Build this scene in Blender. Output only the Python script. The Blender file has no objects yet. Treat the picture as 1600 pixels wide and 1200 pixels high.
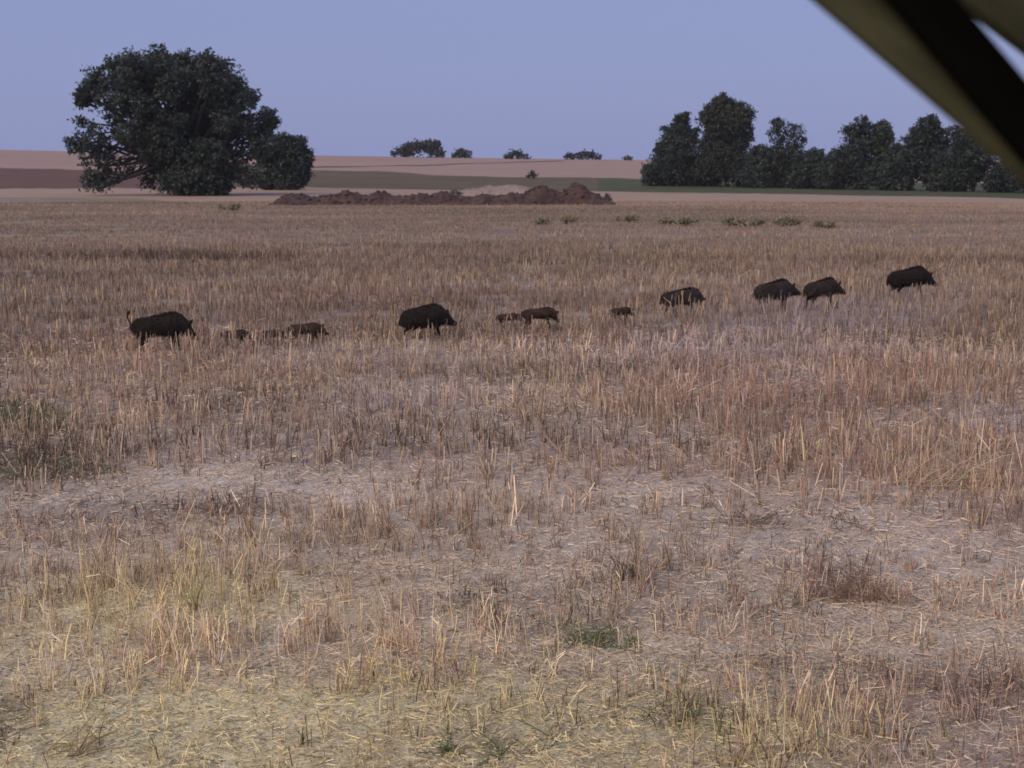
import bpy, bmesh, math, random
import numpy as np
from mathutils import Vector, Matrix

R = math.radians
S = bpy.context.scene
C = S.collection
random.seed(7)
rng = np.random.default_rng(11)

# ------------------------------------------------------------------ camera, light, exposure
F = 2400.0 / 1600.0            # focal length in picture widths
CAM_H = 3.6
PITCH = math.atan(335.0 / 2400.0)
cd = bpy.data.cameras.new('camera'); cam = bpy.data.objects.new('camera', cd); C.objects.link(cam)
cam.location = (0, 0, CAM_H); cam.rotation_euler = (R(90) - PITCH, 0, 0)
cd.sensor_width = 36; cd.lens = 54; cd.clip_start = 0.05; cd.clip_end = 20000
cd.dof.use_dof = True; cd.dof.focus_distance = 13.0; cd.dof.aperture_fstop = 4.6
S.camera = cam

SUN_EL, SUN_AZ = 9.0, 215.0    # low sun behind the camera, to the left
w = bpy.data.worlds.new('World'); S.world = w; w.use_nodes = True
nt = w.node_tree; bg = nt.nodes['Background']
sky = nt.nodes.new('ShaderNodeTexSky'); sky.sky_type = 'NISHITA'; sky.sun_disc = False
sky.sun_elevation = R(SUN_EL); sky.sun_rotation = R(SUN_AZ); sky.dust_density = 1.5; sky.ozone_density = 3.0
mx = nt.nodes.new('ShaderNodeMix'); mx.data_type = 'RGBA'; mx.inputs[0].default_value = 0.80
mx.inputs[7].default_value = (3.35, 3.8, 7.0, 1)
nt.links.new(sky.outputs[0], mx.inputs[6]); nt.links.new(mx.outputs[2], bg.inputs[0])
bg.inputs[1].default_value = 0.09
sd = bpy.data.lights.new('sun', 'SUN'); sun = bpy.data.objects.new('sun', sd); C.objects.link(sun)
sd.energy = 2.7; sd.angle = R(50); sd.color = (1.0, 0.79, 0.62)
az = R(SUN_AZ)
sv = Vector((math.sin(az) * math.cos(R(SUN_EL + 28)), math.cos(az) * math.cos(R(SUN_EL + 28)), math.sin(R(SUN_EL + 28))))
sun.rotation_euler = sv.to_track_quat('Z', 'Y').to_euler()
S.view_settings.view_transform = 'Standard'; S.view_settings.look = 'None'
S.view_settings.exposure = 0.0; S.view_settings.gamma = 1.0; S.view_settings.use_curve_mapping = False
S.cycles.max_bounces = 5; S.cycles.diffuse_bounces = 3; S.cycles.transparent_max_bounces = 6
S.cycles.use_denoising = True
S.cycles.filter_width = 1.6

# ------------------------------------------------------------------ picture point -> place
cp, sp = math.cos(PITCH), math.sin(PITCH)
def ray(px, py):
    a, b = (px - 800) / 2400.0, (600 - py) / 2400.0
    return a, cp + b * sp, -sp + b * cp                      # x, y, z
def bear(px, py=290):
    x, y, z = ray(px, py); return math.atan2(x, y)
def slope(px, py):
    x, y, z = ray(px, py); return z / math.hypot(x, y)

# ------------------------------------------------------------------ noise
def _hash(ix, iy, seed):
    n = (ix.astype(np.int64) * 374761393 + iy.astype(np.int64) * 668265263 + seed * 1442695041) & 0x7fffffff
    n = ((n ^ (n >> 13)) * 1274126177) & 0x7fffffff
    n = n ^ (n >> 16)
    return (n & 0xffff) / 65535.0
def vnoise(x, y, seed=0):
    x = np.asarray(x, float); y = np.asarray(y, float)
    ix, iy = np.floor(x), np.floor(y); fx, fy = x - ix, y - iy
    fx = fx * fx * (3 - 2 * fx); fy = fy * fy * (3 - 2 * fy)
    a, b = _hash(ix, iy, seed), _hash(ix + 1, iy, seed)
    c, d = _hash(ix, iy + 1, seed), _hash(ix + 1, iy + 1, seed)
    return (a * (1 - fx) + b * fx) * (1 - fy) + (c * (1 - fx) + d * fx) * fy
def fbm(x, y, s, seed=0, o=4):
    t, a, n = 0, 1.0, 0
    for k in range(o):
        t = t + a * vnoise(x / s + 17.3 * k, y / s - 9.1 * k, seed + k); n += a; a *= 0.5; s *= 0.5
    return t / n
def sstep(a, b, x):
    t = np.clip((x - a) / (b - a), 0, 1); return t * t * (3 - 2 * t)

# ------------------------------------------------------------------ terrain: level field, then a long low rise
HR0, HRC = 300.0, 720.0
cr_px = [-400, 0, 250, 500, 700, 1000, 1600, 2400]; cr_py = [234, 234, 239, 243, 246, 250, 252, 252]
cr_b = [bear(p) for p in cr_px]; cr_z = [CAM_H + HRC * slope(p, q) for p, q in zip(cr_px, cr_py)]
def terrain(x, y):
    x = np.asarray(x, float); y = np.asarray(y, float)
    r = np.hypot(x, y); th = np.arctan2(x, y)
    zc = np.interp(th, cr_b, cr_z)
    zc = zc * (1 - sstep(0.9, 1.8, np.abs(th))) + 2 * sstep(0.9, 1.8, np.abs(th))
    t = np.clip((r - HR0) / (HRC - HR0), 0, 1)
    z = zc * (0.45 * t + 0.55 * t * t * (3 - 2 * t)) - np.clip(r - HRC, 0, 9e9) * 0.012
    m = np.clip(1 - r / 200, 0, 1)
    z = z + (fbm(x, y, 2.2, 5, 3) - .5) * .10 * m + (fbm(x, y, .30, 9, 4) - .5) * .075 * np.clip(1 - r / 60, 0, 1)
    return z
def tz(x, y): return float(terrain(x, y))
def rad_at(px, py):
    """distance along the ground at which the picture point meets the terrain"""
    s = slope(px, py); th = bear(px, py)
    rr = np.geomspace(5, 716, 6000)
    z = terrain(rr * math.sin(th), rr * math.cos(th)) if True else 0
    d = CAM_H + s * rr - z
    k = np.argmax(d < 0)
    return float(rr[k]) if d[k] < 0 else 716.0
def at(px, py):
    r = rad_at(px, py); th = bear(px, py)
    x, y = r * math.sin(th), r * math.cos(th)
    return Vector((x, y, tz(x, y)))
def ppm(p):                       # picture points (1600 wide) per metre there
    return 2400.0 / math.hypot(p[0], p[1])

# ------------------------------------------------------------------ mesh helpers
def link(name, me, mat=None, parent=None, smooth=False):
    o = bpy.data.objects.new(name, me); C.objects.link(o)
    if mat is not None: me.materials.append(mat)
    if parent is not None: o.parent = parent
    if smooth: me.polygons.foreach_set('use_smooth', np.ones(len(me.polygons), bool))
    return o
def np_mesh(name, V, Fc, tint=None):
    """V (n,3), Fc (m,k) all faces alike; tint (n,3) per vertex"""
    me = bpy.data.meshes.new(name)
    V = np.ascontiguousarray(V, np.float32); Fc = np.ascontiguousarray(Fc, np.int32)
    me.vertices.add(len(V)); me.vertices.foreach_set('co', V.ravel())
    k = Fc.shape[1]; me.loops.add(Fc.size); me.loops.foreach_set('vertex_index', Fc.ravel())
    me.polygons.add(len(Fc)); me.polygons.foreach_set('loop_start', np.arange(0, Fc.size, k, dtype=np.int32))
    me.polygons.foreach_set('loop_total', np.full(len(Fc), k, np.int32))
    if tint is not None:
        a = me.attributes.new('tint', 'FLOAT_COLOR', 'POINT')
        c = np.ones((len(V), 4), np.float32); c[:, :3] = tint; a.data.foreach_set('color', c.ravel())
    me.update(calc_edges=True); me.validate()
    return me
def tag(o, label=None, cat=None, group=None, kind=None):
    if label: o['label'] = label
    if cat: o['category'] = cat
    if group: o['group'] = group
    if kind: o['kind'] = kind
    return o
def empty(name, loc, rz=0, **k):
    o = bpy.data.objects.new(name, None); C.objects.link(o); o.location = loc; o.rotation_euler = (0, 0, rz)
    return tag(o, **k)

# ------------------------------------------------------------------ materials
def mat(name, base=(.3, .3, .3), rough=.9, tint=False, n1=None, n2=None, bump=0, bscale=10, trans=0, coords='Object', stretch=(1, 1, 1), spec=.15):
    """n1, n2: (scale, darkest factor, lightest factor) noises that vary the colour"""
    m = bpy.data.materials.new(name); m.use_nodes = True; t = m.node_tree; N = t.nodes; L = t.links
    b = N['Principled BSDF']; b.inputs['Roughness'].default_value = rough
    b.inputs['Specular IOR Level'].default_value = spec
    if tint:
        a = N.new('ShaderNodeAttribute'); a.attribute_name = 'tint'; col = a.outputs['Color']
    else:
        c = N.new('ShaderNodeRGB'); c.outputs[0].default_value = (*base, 1); col = c.outputs[0]
    tc = N.new('ShaderNodeTexCoord'); mp = N.new('ShaderNodeMapping'); mp.inputs['Scale'].default_value = stretch
    L.new(tc.outputs[coords], mp.inputs[0])
    for nn in (n1, n2):
        if not nn: continue
        no = N.new('ShaderNodeTexNoise'); no.inputs['Scale'].default_value = nn[0]; no.inputs['Detail'].default_value = 6
        no.inputs['Roughness'].default_value = .65
        L.new(mp.outputs[0], no.inputs['Vector'])
        mr = N.new('ShaderNodeMapRange'); mr.inputs[1].default_value = .3; mr.inputs[2].default_value = .7
        mr.inputs[3].default_value = nn[1]; mr.inputs[4].default_value = nn[2]
        L.new(no.outputs[0], mr.inputs[0])
        mu = N.new('ShaderNodeVectorMath'); mu.operation = 'SCALE'
        L.new(col, mu.inputs[0]); L.new(mr.outputs[0], mu.inputs['Scale']); col = mu.outputs[0]
    L.new(col, b.inputs['Base Color'])
    if bump:
        no = N.new('ShaderNodeTexNoise'); no.inputs['Scale'].default_value = bscale; no.inputs['Detail'].default_value = 8
        no.inputs['Roughness'].default_value = .7
        L.new(mp.outputs[0], no.inputs['Vector'])
        bu = N.new('ShaderNodeBump'); bu.inputs['Strength'].default_value = 1; bu.inputs['Distance'].default_value = bump
        L.new(no.outputs[0], bu.inputs['Height']); L.new(bu.outputs[0], b.inputs['Normal'])
    if trans:
        tr = N.new('ShaderNodeBsdfTranslucent'); L.new(col, tr.inputs[0])
        ms = N.new('ShaderNodeMixShader'); ms.inputs[0].default_value = trans
        L.new(b.outputs[0], ms.inputs[1]); L.new(tr.outputs[0], ms.inputs[2])
        L.new(ms.outputs[0], N['Material Output'].inputs[0])
    return m
M = dict(
    soil=mat('stubble_soil', tint=True, n1=(50, .5, 1.55), n2=(7, .8, 1.2), bump=.02, bscale=60, stretch=(.8, 1, 1)),
    hill=mat('pale_hill_stubble', (.33, .238, .19), n1=(.35, .9, 1.1), n2=(.03, .92, 1.06), stretch=(.25, 1, 1)),
    strip=mat('mown_strip', (.335, .25, .18), n1=(.6, .85, 1.15), n2=(.05, .9, 1.08), stretch=(.3, 1, 1)),
    plough=mat('ploughed_soil', (.135, .08, .062), n1=(.5, .8, 1.2), n2=(.05, .9, 1.1), stretch=(.3, 1, 1), bump=.2, bscale=.6),
    rough=mat('rough_grass', (.12, .10, .058), n1=(.4, .7, 1.3), n2=(.03, .75, 1.2), stretch=(.3, 1, 1), bump=.3, bscale=.5),
    verge=mat('green_verge', (.075, .088, .040), n1=(.5, .7, 1.3), n2=(.04, .8, 1.2), stretch=(.3, 1, 1), bump=.3, bscale=.5),
    straw=mat('straw', tint=True, rough=.75, trans=.12),
    leaf=mat('leaf', tint=True, rough=.6, trans=.2, spec=.3),
    bark=mat('bark', (.03, .027, .025), n1=(3, .6, 1.3), bump=.05, bscale=6),
    dung=mat('dung_heap', (.078, .054, .048), n1=(2.2, .5, 1.5), n2=(.5, .75, 1.2), bump=.12, bscale=4),
    lime=mat('pale_spoil', (.27, .22, .19), n1=(1.2, .8, 1.15), bump=.1, bscale=2),
    fur=mat('boar_coat', (.018, .014, .013), n1=(9, .6, 1.5), rough=.85),
    hair=mat('boar_bristle', (.026, .02, .018), n1=(12, .5, 1.7), rough=.7),
    skin=mat('boar_skin', (.05, .034, .032), rough=.6),
    tusk=mat('tusk', (.55, .5, .4), rough=.4),
    eye=mat('eye', (.01, .008, .006), rough=.15, spec=.5),
    fur_brown=mat('young_coat', (.048, .031, .024), n1=(9, .6, 1.5), rough=.85),
    fur_grey=mat('greyish_coat', (.036, .029, .027), n1=(7, .55, 1.6), rough=.85),
    hair_grey=mat('greyish_bristle', (.055, .045, .040), n1=(9, .5, 1.7), rough=.8),
    hoof=mat('hoof', (.02, .018, .016), rough=.5),
    olive=mat('weathered_olive_timber', (.040, .041, .021), n1=(14, .4, 1.5), n2=(60, .85, 1.12), bump=.003, bscale=40, stretch=(.25, 1.2, 1.2)),
    black=mat('shaded_timber', (.002, .002, .0015), spec=.03, n1=(8, .5, 1.6), bump=.003, bscale=40, stretch=(.25, 1.2, 1.2)),  # shade on the brace's underside, put into a near-black colour
    steel=mat('rusty_nail', (.12, .07, .05), rough=.5),
)

# ------------------------------------------------------------------ where the field is thick, bare, dark, red ...
def ell(px, py, rx, ry):
    c = at(px, py); r = math.hypot(c.x, c.y)
    r1, r2 = rad_at(px, py + ry), rad_at(px, max(py - ry, 300))
    return (c.x, c.y, rx * r / 2400.0, max((r2 - r1) / 2, .3), math.atan2(c.x, c.y))
def blob(patches, x, y):
    t = np.zeros_like(x)
    for (px, py, rx, ry, s) in patches:
        cx, cy, a, b, th = ell(px, py, rx, ry)
        dx, dy = x - cx, y - cy
        u = dx * math.cos(th) - dy * math.sin(th); v = dx * math.sin(th) + dy * math.cos(th)
        t = t + s * np.exp(-((u / a) ** 2 + (v / b) ** 2) ** 1.3)
    return t
BARE = [(350, 740, 160, 35, .9), (620, 765, 260, 30, .5), (1150, 790, 380, 45, .6), (100, 800, 150, 32, 1), (620, 900, 260, 25, .8),
        (1400, 840, 260, 40, .7), (480, 1115, 330, 45, .9), (900, 1040, 300, 40, .5), (1250, 960, 250, 25, .5), (850, 1170, 200, 40, .6),
        (1000, 760, 200, 25, .6), (80, 1160, 150, 50, .5), (1560, 660, 90, 18, .8), (430, 1040, 120, 20, .6), (1050, 1010, 260, 22, .7)]
TALL = [(240, 925, 200, 50, .9), (600, 1020, 380, 45, .7), (1450, 640, 220, 70, .5), (1480, 725, 150, 30, .5), (1000, 650, 420, 70, .25),
        (580, 830, 150, 22, .7), (980, 870, 110, 22, .6), (1480, 1120, 260, 50, .35), (1260, 1130, 160, 40, .35), (60, 950, 120, 40, .5),
        (520, 1000, 60, 30, .3), (740, 830, 120, 25, .4)]
RED = [(1450, 660, 260, 80, .5), (1020, 650, 420, 75, .4), (200, 560, 330, 50, .5), (640, 1030, 260, 45, .6), (1330, 910, 90, 30, .9),
       (1560, 1080, 140, 30, .7), (250, 380, 330, 15, .4), (620, 350, 420, 12, .4), (450, 460, 500, 20, .35), (600, 1050, 130, 30, .3)]
GREY = [(1290, 505, 190, 32, .8), (1420, 465, 100, 18, .6), (640, 620, 150, 30, .6), (1130, 545, 200, 25, .4), (1560, 660, 80, 25, .6), (110, 800, 150, 30, .4)]
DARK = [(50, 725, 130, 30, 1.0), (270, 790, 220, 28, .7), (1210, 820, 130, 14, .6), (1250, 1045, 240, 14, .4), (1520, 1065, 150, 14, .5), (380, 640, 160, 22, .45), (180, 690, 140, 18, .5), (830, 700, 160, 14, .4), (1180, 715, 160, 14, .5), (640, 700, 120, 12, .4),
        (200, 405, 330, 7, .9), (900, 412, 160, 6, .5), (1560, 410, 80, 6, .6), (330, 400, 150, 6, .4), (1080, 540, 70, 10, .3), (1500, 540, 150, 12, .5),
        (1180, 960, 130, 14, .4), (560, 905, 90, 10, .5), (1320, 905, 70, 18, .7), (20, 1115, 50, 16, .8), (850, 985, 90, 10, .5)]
YEL = [(250, 950, 260, 70, .7), (300, 1165, 800, 120, 1.4), (900, 1170, 500, 70, .8), (1200, 1150, 80, 30, .5), (40, 1020, 200, 80, .4)]
GREEN = [(40, 650, 70, 22, .8), (940, 985, 60, 14, .8), (60, 725, 90, 22, .4), (740, 945, 40, 8, .7), (780, 1168, 50, 16, .7), (1150, 342, 130, 7, .7),
         (880, 340, 120, 5, .5), (1090, 1130, 60, 30, .5), (330, 316, 180, 5, .9), (1050, 900, 60, 20, .3)]
FEET = [(258, 556, 75, 10, 1), (668, 539, 60, 8, .5), (1070, 500, 55, 8, .9), (1213, 493, 55, 8, .7), (1287, 489, 45, 7, .6), (1424, 470, 60, 7, .8),
        (796, 518, 30, 7, .5), (370, 548, 40, 8, 1), (427, 546, 40, 8, 1)]
TALL += FEET
def fields(x, y):
    r = np.hypot(x, y); st = np.clip(r / 30, .6, 6)      # broader mottling farther off
    n = lambda s, seed: fbm(x * .6, y, s, seed, 4)
    g = lambda P, s, seed, a: np.clip(blob(P, x, y) + (n(s, seed) - .5) * a, 0, 1.4)
    return dict(bare=g(BARE, 1.1, 21, 1.7), tall=g(TALL, 1.3, 22, .9), red=g(RED, 3.0, 23, 1.6), grey=g(GREY, 2.2, 24, 1.0),
                dark=g(DARK, 1.4, 25, 1.0), yel=g(YEL, 2.5, 26, .6), green=g(GREEN, 1.8, 27, .45))
def mixc(c, d, k): return c * (1 - k[:, None]) + np.asarray(d)[None, :] * k[:, None]

# ------------------------------------------------------------------ the ground, cut into fields along shared edges
in_th = np.linspace(-.36, .36, 521)
out_th = np.concatenate([np.linspace(.36, math.pi, 30)[1:], np.linspace(-math.pi, -.36, 30)[1:-1]])
TH = np.concatenate([in_th, out_th])                     # closes on itself
def px_of(th): return 800 + 2400 * np.tan(th) * cp * 1.0
def line(pts):
    xs = [p[0] for p in pts]; rs = [rad_at(p[0], p[1]) for p in pts]
    bs = [bear(p[0]) for p in pts]
    def f(th): return np.exp(np.interp(th, bs, np.log(rs)) + (fbm(np.asarray(th) * 60, np.asarray(th) * 0, 1.0, int(rs[0]) % 97, 4) - .5) * .05)
    return f
E1 = line([(-40, 309), (200, 309), (330, 319), (430, 321), (700, 323), (960, 322), (1100, 327), (1300, 330), (1640, 331)])
E2 = line([(-40, 295), (240, 294), (480, 293), (700, 297), (930, 299), (1200, 303), (1640, 311)])
E3 = line([(-40, 262), (150, 265), (215, 270), (300, 275), (335, 268), (480, 266), (560, 267), (650, 272), (800, 277), (1010, 279), (1640, 288)])
def sheet(name, th, lo, hi, n, m, closed=False, geo=True, tintf=None, kind='structure', dz=0.0):
    t = np.linspace(0, 1, n)[:, None]
    rr = np.exp(np.log(lo)[None] * (1 - t) + np.log(hi)[None] * t)
    X = rr * np.sin(th)[None]; Y = rr * np.cos(th)[None]; Z = terrain(X, Y) + dz
    V = np.stack([X, Y, Z], -1).reshape(-1, 3); k = len(th)
    i = np.arange(n - 1)[:, None]; j = np.arange(k if closed else k - 1)[None]
    j2 = (j + 1) % k
    Fc = np.stack([i * k + j, i * k + j2, (i + 1) * k + j2, (i + 1) * k + j], -1).reshape(-1, 4)[:, ::-1]
    me = np_mesh(name, V, Fc, tintf(V[:, 0], V[:, 1]) if tintf else None)
    o = link(name, me, m, smooth=True); return tag(o, kind=kind)
def soil_tint(x, y):
    f = fields(x, y); c = np.tile([.46, .40, .31], (len(x), 1))
    far = sstep(25, 90, np.hypot(x, y))
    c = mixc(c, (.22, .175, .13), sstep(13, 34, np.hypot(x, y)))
    c = mixc(c, (.60, .55, .45), np.clip(f['bare'] * .9 * (1 - .75 * far), 0, 1))
    c = mixc(c, (.76, .72, .46), np.clip(f['yel'] * .9, 0, 1))
    c = mixc(c, (.26, .155, .12), np.clip(f['red'] * .55, 0, 1))
    c = mixc(c, (.38, .32, .315), np.clip(f['grey'] * .8, 0, 1))
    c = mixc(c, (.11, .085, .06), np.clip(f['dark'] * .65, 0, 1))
    c = mixc(c, (.085, .09, .05), np.clip(f['green'] * .5, 0, 1))
    return c
one = np.ones_like(TH)
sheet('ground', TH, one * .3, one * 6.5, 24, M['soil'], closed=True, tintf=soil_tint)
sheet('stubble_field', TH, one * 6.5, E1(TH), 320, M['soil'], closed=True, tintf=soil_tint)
sheet('mown_strip', TH, E1(TH), E2(TH), 24, M['strip'], closed=True)
b1, b2 = bear(335), bear(935)
thL = TH[:521][TH[:521] <= b1]; thM = TH[:521][(TH[:521] >= thL[-1]) & (TH[:521] <= b2)]; thR = TH[:521][TH[:521] >= thM[-1]]
sheet('ploughed_field', thL, E2(thL), E3(thL), 30, M['plough'])
sheet('rough_grass_slope', thM, E2(thM), E3(thM), 30, M['rough'])
sheet('grass_verge', thR, E2(thR), E3(thR), 30, M['verge'])
thO = np.concatenate([[.36], np.linspace(.36, 2 * math.pi - .36, 59)[1:]])
sheet('grass_around', thO, E2(((thO + math.pi) % (2 * math.pi)) - math.pi), E3(((thO + math.pi) % (2 * math.pi)) - math.pi), 20, M['rough'])
sheet('hill_field', TH, E3(TH), one * 720, 60, M['hill'], closed=True)
sheet('far_land', TH, one * 720, one * 1250, 24, M['hill'], closed=True)
mth = np.linspace(bear(484), bear(880), 80)
l1 = line([(484, 263.2), (650, 259.4), (760, 256), (880, 251.6)]); l2 = lambda t: l1(t) * (1.012 + .006 * np.sin(t * 90))
tag(sheet('field_margin', mth, l1(mth), l2(mth), 5, M['rough'], dz=.12), kind='structure')

# ------------------------------------------------------------------ straw: standing stubble, weeds, litter
PAL = dict(straw=(.52, .40, .275), pale=(.68, .57, .42), brown=(.25, .165, .12), red=(.38, .25, .19), dark=(.12, .085, .065),
           grey=(.46, .39, .375), yel=(.64, .55, .30), green=(.10, .115, .05))
def scatter(dens, r0, r1, half=.62):
    half = .62 if r0 < 14 else (.48 if r0 < 28 else .40)
    n = int(dens * half * (r1 * r1 - r0 * r0))
    r = np.sqrt(rng.uniform(r0 * r0, r1 * r1, n)); th = rng.uniform(-half, half, n)
    x, y = r * np.sin(th), r * np.cos(th); k = np.abs(x) < .345 * y + 3.5   # to a few metres past the edges of the view
    return x[k], y[k]
def colours(f, n, far=0):
    u = rng.random(n)
    c = np.where((u < .45)[:, None], PAL['straw'], np.where((u < .60)[:, None], PAL['pale'], np.where((u < .88)[:, None], PAL['brown'], PAL['red'])))
    def sel(key, col, a):
        nonlocal c
        k = rng.random(n) < np.clip(f[key] * a, 0, .8 if key == 'dark' else .9); c = np.where(k[:, None], col, c)
    sel('red', PAL['red'], .7); sel('yel', PAL['yel'], .6); sel('grey', PAL['grey'], .9)
    sel('dark', PAL['dark'], .7); sel('green', PAL['green'], .8)
    if far: c = c * (1 - far) + far * c.mean(0)
    return c * rng.uniform(.7, 1.28, (n, 1))
def prisms(P, D, L, W, col, segs=1, bend=None, sides=3):
    """thin tapered stalks: base P, direction D, length L, width W"""
    n = len(P); up = np.tile([0.3, .1, 1.], (n, 1)); a = np.cross(D, up)
    bad = np.linalg.norm(a, axis=1) < 1e-3; a[bad] = (1, 0, 0)
    a /= np.linalg.norm(a, axis=1)[:, None]; b = np.cross(D, a)
    ph = rng.uniform(0, 6.28, n); rings = []
    for s in range(segs + 1):
        t = s / segs
        c = P + D * (L * t)[:, None]
        if bend is not None: c = c + bend * ((t * t) * L)[:, None]
        wd = W * (1 - .35 * t) * .5
        for q in range(sides):
            an = ph + q * 2 * math.pi / sides
            rings.append(c + a * (np.cos(an) * wd)[:, None] + b * (np.sin(an) * wd)[:, None])
    V = np.stack(rings, 1); per = V.shape[1]; V = V.reshape(-1, 3)
    fl = []
    for s in range(segs):
        for q in range(sides if sides > 2 else 1):
            q2 = (q + 1) % sides
            fl.append([s * sides + q, s * sides + q2, (s + 1) * sides + q2, (s + 1) * sides + q])
    Fc = (np.arange(n)[:, None, None] * per + np.array(fl)[None]).reshape(-1, 4)
    return V, Fc, np.repeat(col, per, 0)
def join(parts):
    V, Fc, T, o = [], [], [], 0
    for v, f, t in parts:
        V.append(v); Fc.append(f + o); T.append(t); o += len(v)
    return np.concatenate(V), np.concatenate(Fc), np.concatenate(T)
def stalks(dens, r0, r1, width, hbase, segs, tuft, seedling=0, branch=0.0, sides=3, far=0):
    x, y = scatter(dens / tuft, r0, r1 * 1.12)
    rr = np.hypot(x, y); k = rng.random(len(x)) < (sstep(r0, r0 * 1.25, rr) if r0 > 8 else 1) * (1 - sstep(r1 * .85, r1 * 1.12, rr)) if r1 < 150 else rng.random(len(x)) < sstep(r0, r0 * 1.25, rr)
    x, y = x[k], y[k]
    f = fields(x, y)
    keep = rng.random(len(x)) < np.clip(.95 - .85 * f['bare'] + .6 * f['tall'] - (.12 if r0 < 14 else 0), .08, 1)
    x, y = x[keep], y[keep]
    # several stalks to a plant
    k = rng.integers(1, 2 * tuft, len(x)); x = np.repeat(x, k); y = np.repeat(y, k)
    sx = .03 if r0 < 18 else .07
    x = x + rng.normal(0, sx, len(x)); y = y + rng.normal(0, sx, len(y)); n = len(x)
    f = fields(x, y)
    z = terrain(x, y) - .01
    cl = fbm(x * .8, y, .45 if r0 < 30 else .9, 177, 2)
    hm = .35 + 1.3 * cl
    L = hbase * hm * (1 + .7 * f['tall']) * np.clip(rng.gamma(4.5, 1 / 4.5, n), .2, 1.75 if r0 < 28 else 1.4) * np.clip(1 - .25 * f['bare'], .5, 1)
    lean = rng.gamma(1.5, .11 if r0 < 20 else .075, n) + rng.uniform(.5, 1.45, n) * (rng.random(n) < .16); an = rng.uniform(0, 6.28, n)
    D = np.stack([np.sin(lean) * np.cos(an), np.sin(lean) * np.sin(an), np.cos(lean)], 1)
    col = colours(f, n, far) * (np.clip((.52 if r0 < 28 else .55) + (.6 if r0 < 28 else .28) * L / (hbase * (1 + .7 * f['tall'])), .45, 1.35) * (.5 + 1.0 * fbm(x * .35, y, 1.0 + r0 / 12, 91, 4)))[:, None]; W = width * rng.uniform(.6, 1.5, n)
    bend = rng.normal(0, .10 if r0 < 10 else .05, (n, 3)); bend[:, 2] = -abs(bend[:, 2])
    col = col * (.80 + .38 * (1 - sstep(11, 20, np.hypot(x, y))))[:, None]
    P = np.stack([x, y, z], 1); out = [prisms(P, D, L, W, col, segs, bend, sides)]
    if branch:
        m = rng.random(n) < branch; q = int(m.sum())
        Pb = P[m] + D[m] * (L[m] * rng.uniform(.3, .85, q))[:, None]
        Db = D[m] + rng.normal(0, .55, (q, 3)); Db[:, 2] = abs(Db[:, 2]); Db /= np.linalg.norm(Db, axis=1)[:, None]
        out.append(prisms(Pb, Db, L[m] * rng.uniform(.2, .5, q), W[m] * .85, col[m] * .95, 1, None, 2))
    return join(out)
def stuff(name, parts, label):
    V, Fc, T = parts
    o = link(name, np_mesh(name, V, Fc, T), M['straw'])
    return tag(o, label, 'stubble', kind='stuff')
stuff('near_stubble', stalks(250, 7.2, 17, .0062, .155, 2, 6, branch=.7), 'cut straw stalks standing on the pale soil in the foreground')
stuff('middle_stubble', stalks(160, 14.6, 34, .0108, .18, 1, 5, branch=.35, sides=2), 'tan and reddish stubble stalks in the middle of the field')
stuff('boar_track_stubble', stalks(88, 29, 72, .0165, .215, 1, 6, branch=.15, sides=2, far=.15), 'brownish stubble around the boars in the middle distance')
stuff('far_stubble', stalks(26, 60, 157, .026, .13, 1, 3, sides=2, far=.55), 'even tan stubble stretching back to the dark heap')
# litter: chopped straw lying flat
def litter(dens, r0, r1, width, length):
    x, y = scatter(dens, r0, r1); f = fields(x, y)
    keep = rng.random(len(x)) < np.clip(.45 + .6 * f['bare'] + .5 * f['yel'] + .3 * f['dark'], 0, 1)
    x, y = x[keep], y[keep]; n = len(x); f = {k: v[keep] for k, v in f.items()}
    an = rng.uniform(0, 6.28, n); el = rng.normal(0, .25, n)
    D = np.stack([np.cos(an) * np.cos(el), np.sin(an) * np.cos(el), np.sin(el)], 1)
    L = length * rng.gamma(3, 1 / 3, n)
    P = np.stack([x, y, terrain(x, y) + rng.uniform(.0, .03, n)], 1) - D * (L / 2)[:, None]
    return prisms(P, D, L, width * rng.uniform(.6, 1.5, n), (colours(f, n) * .5 + .5 * mixc(np.tile(PAL['pale'], (n, 1)), (.70, .62, .36), np.clip(f['yel'], 0, 1))) * np.where(rng.random((n, 1)) < .17, rng.uniform(.2, .5, (n, 1)), rng.uniform(.85, 1.4, (n, 1))), 1, None, 2)
stuff('chopped_straw', join([litter(1700, 7.2, 14, .0056, .055), litter(560, 14, 22, .0075, .07), litter(200, 22, 36, .011, .1)]), 'chopped straw litter lying flat over the bare soil')

# ------------------------------------------------------------------ trees
def tube(pts, rads, sides=8):
    n = len(pts); V = []
    for i, (p, r) in enumerate(zip(pts, rads)):
        d = (Vector(pts[min(i + 1, n - 1)]) - Vector(pts[max(i - 1, 0)])).normalized()
        a = d.cross(Vector((.2, 1, .1))); a = a.normalized() if a.length > 1e-3 else Vector((1, 0, 0)); b = d.cross(a)
        for q in range(sides):
            an = q * 2 * math.pi / sides
            V.append(tuple(Vector(p) + (a * math.cos(an) + b * math.sin(an)) * r))
    Fc = [[i * sides + q, i * sides + (q + 1) % sides, (i + 1) * sides + (q + 1) % sides, (i + 1) * sides + q] for i in range(n - 1) for q in range(sides)]
    return np.array(V, float), np.array(Fc, int)
def limb(p0, p1, r0, r1, wob, n=6, sides=7):
    p0, p1 = np.array(p0, float), np.array(p1, float); L = np.linalg.norm(p1 - p0)
    pts = []
    for i in range(n):
        t = i / (n - 1); p = p0 * (1 - t) + p1 * t
        p[2] += math.sin(t * math.pi) * L * .06
        if 0 < i < n - 1: p = p + rng.normal(0, wob * L, 3)
        pts.append(tuple(p))
    return tube(pts, [r0 * (1 - i / (n - 1)) + r1 * i / (n - 1) for i in range(n)], sides)
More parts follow.
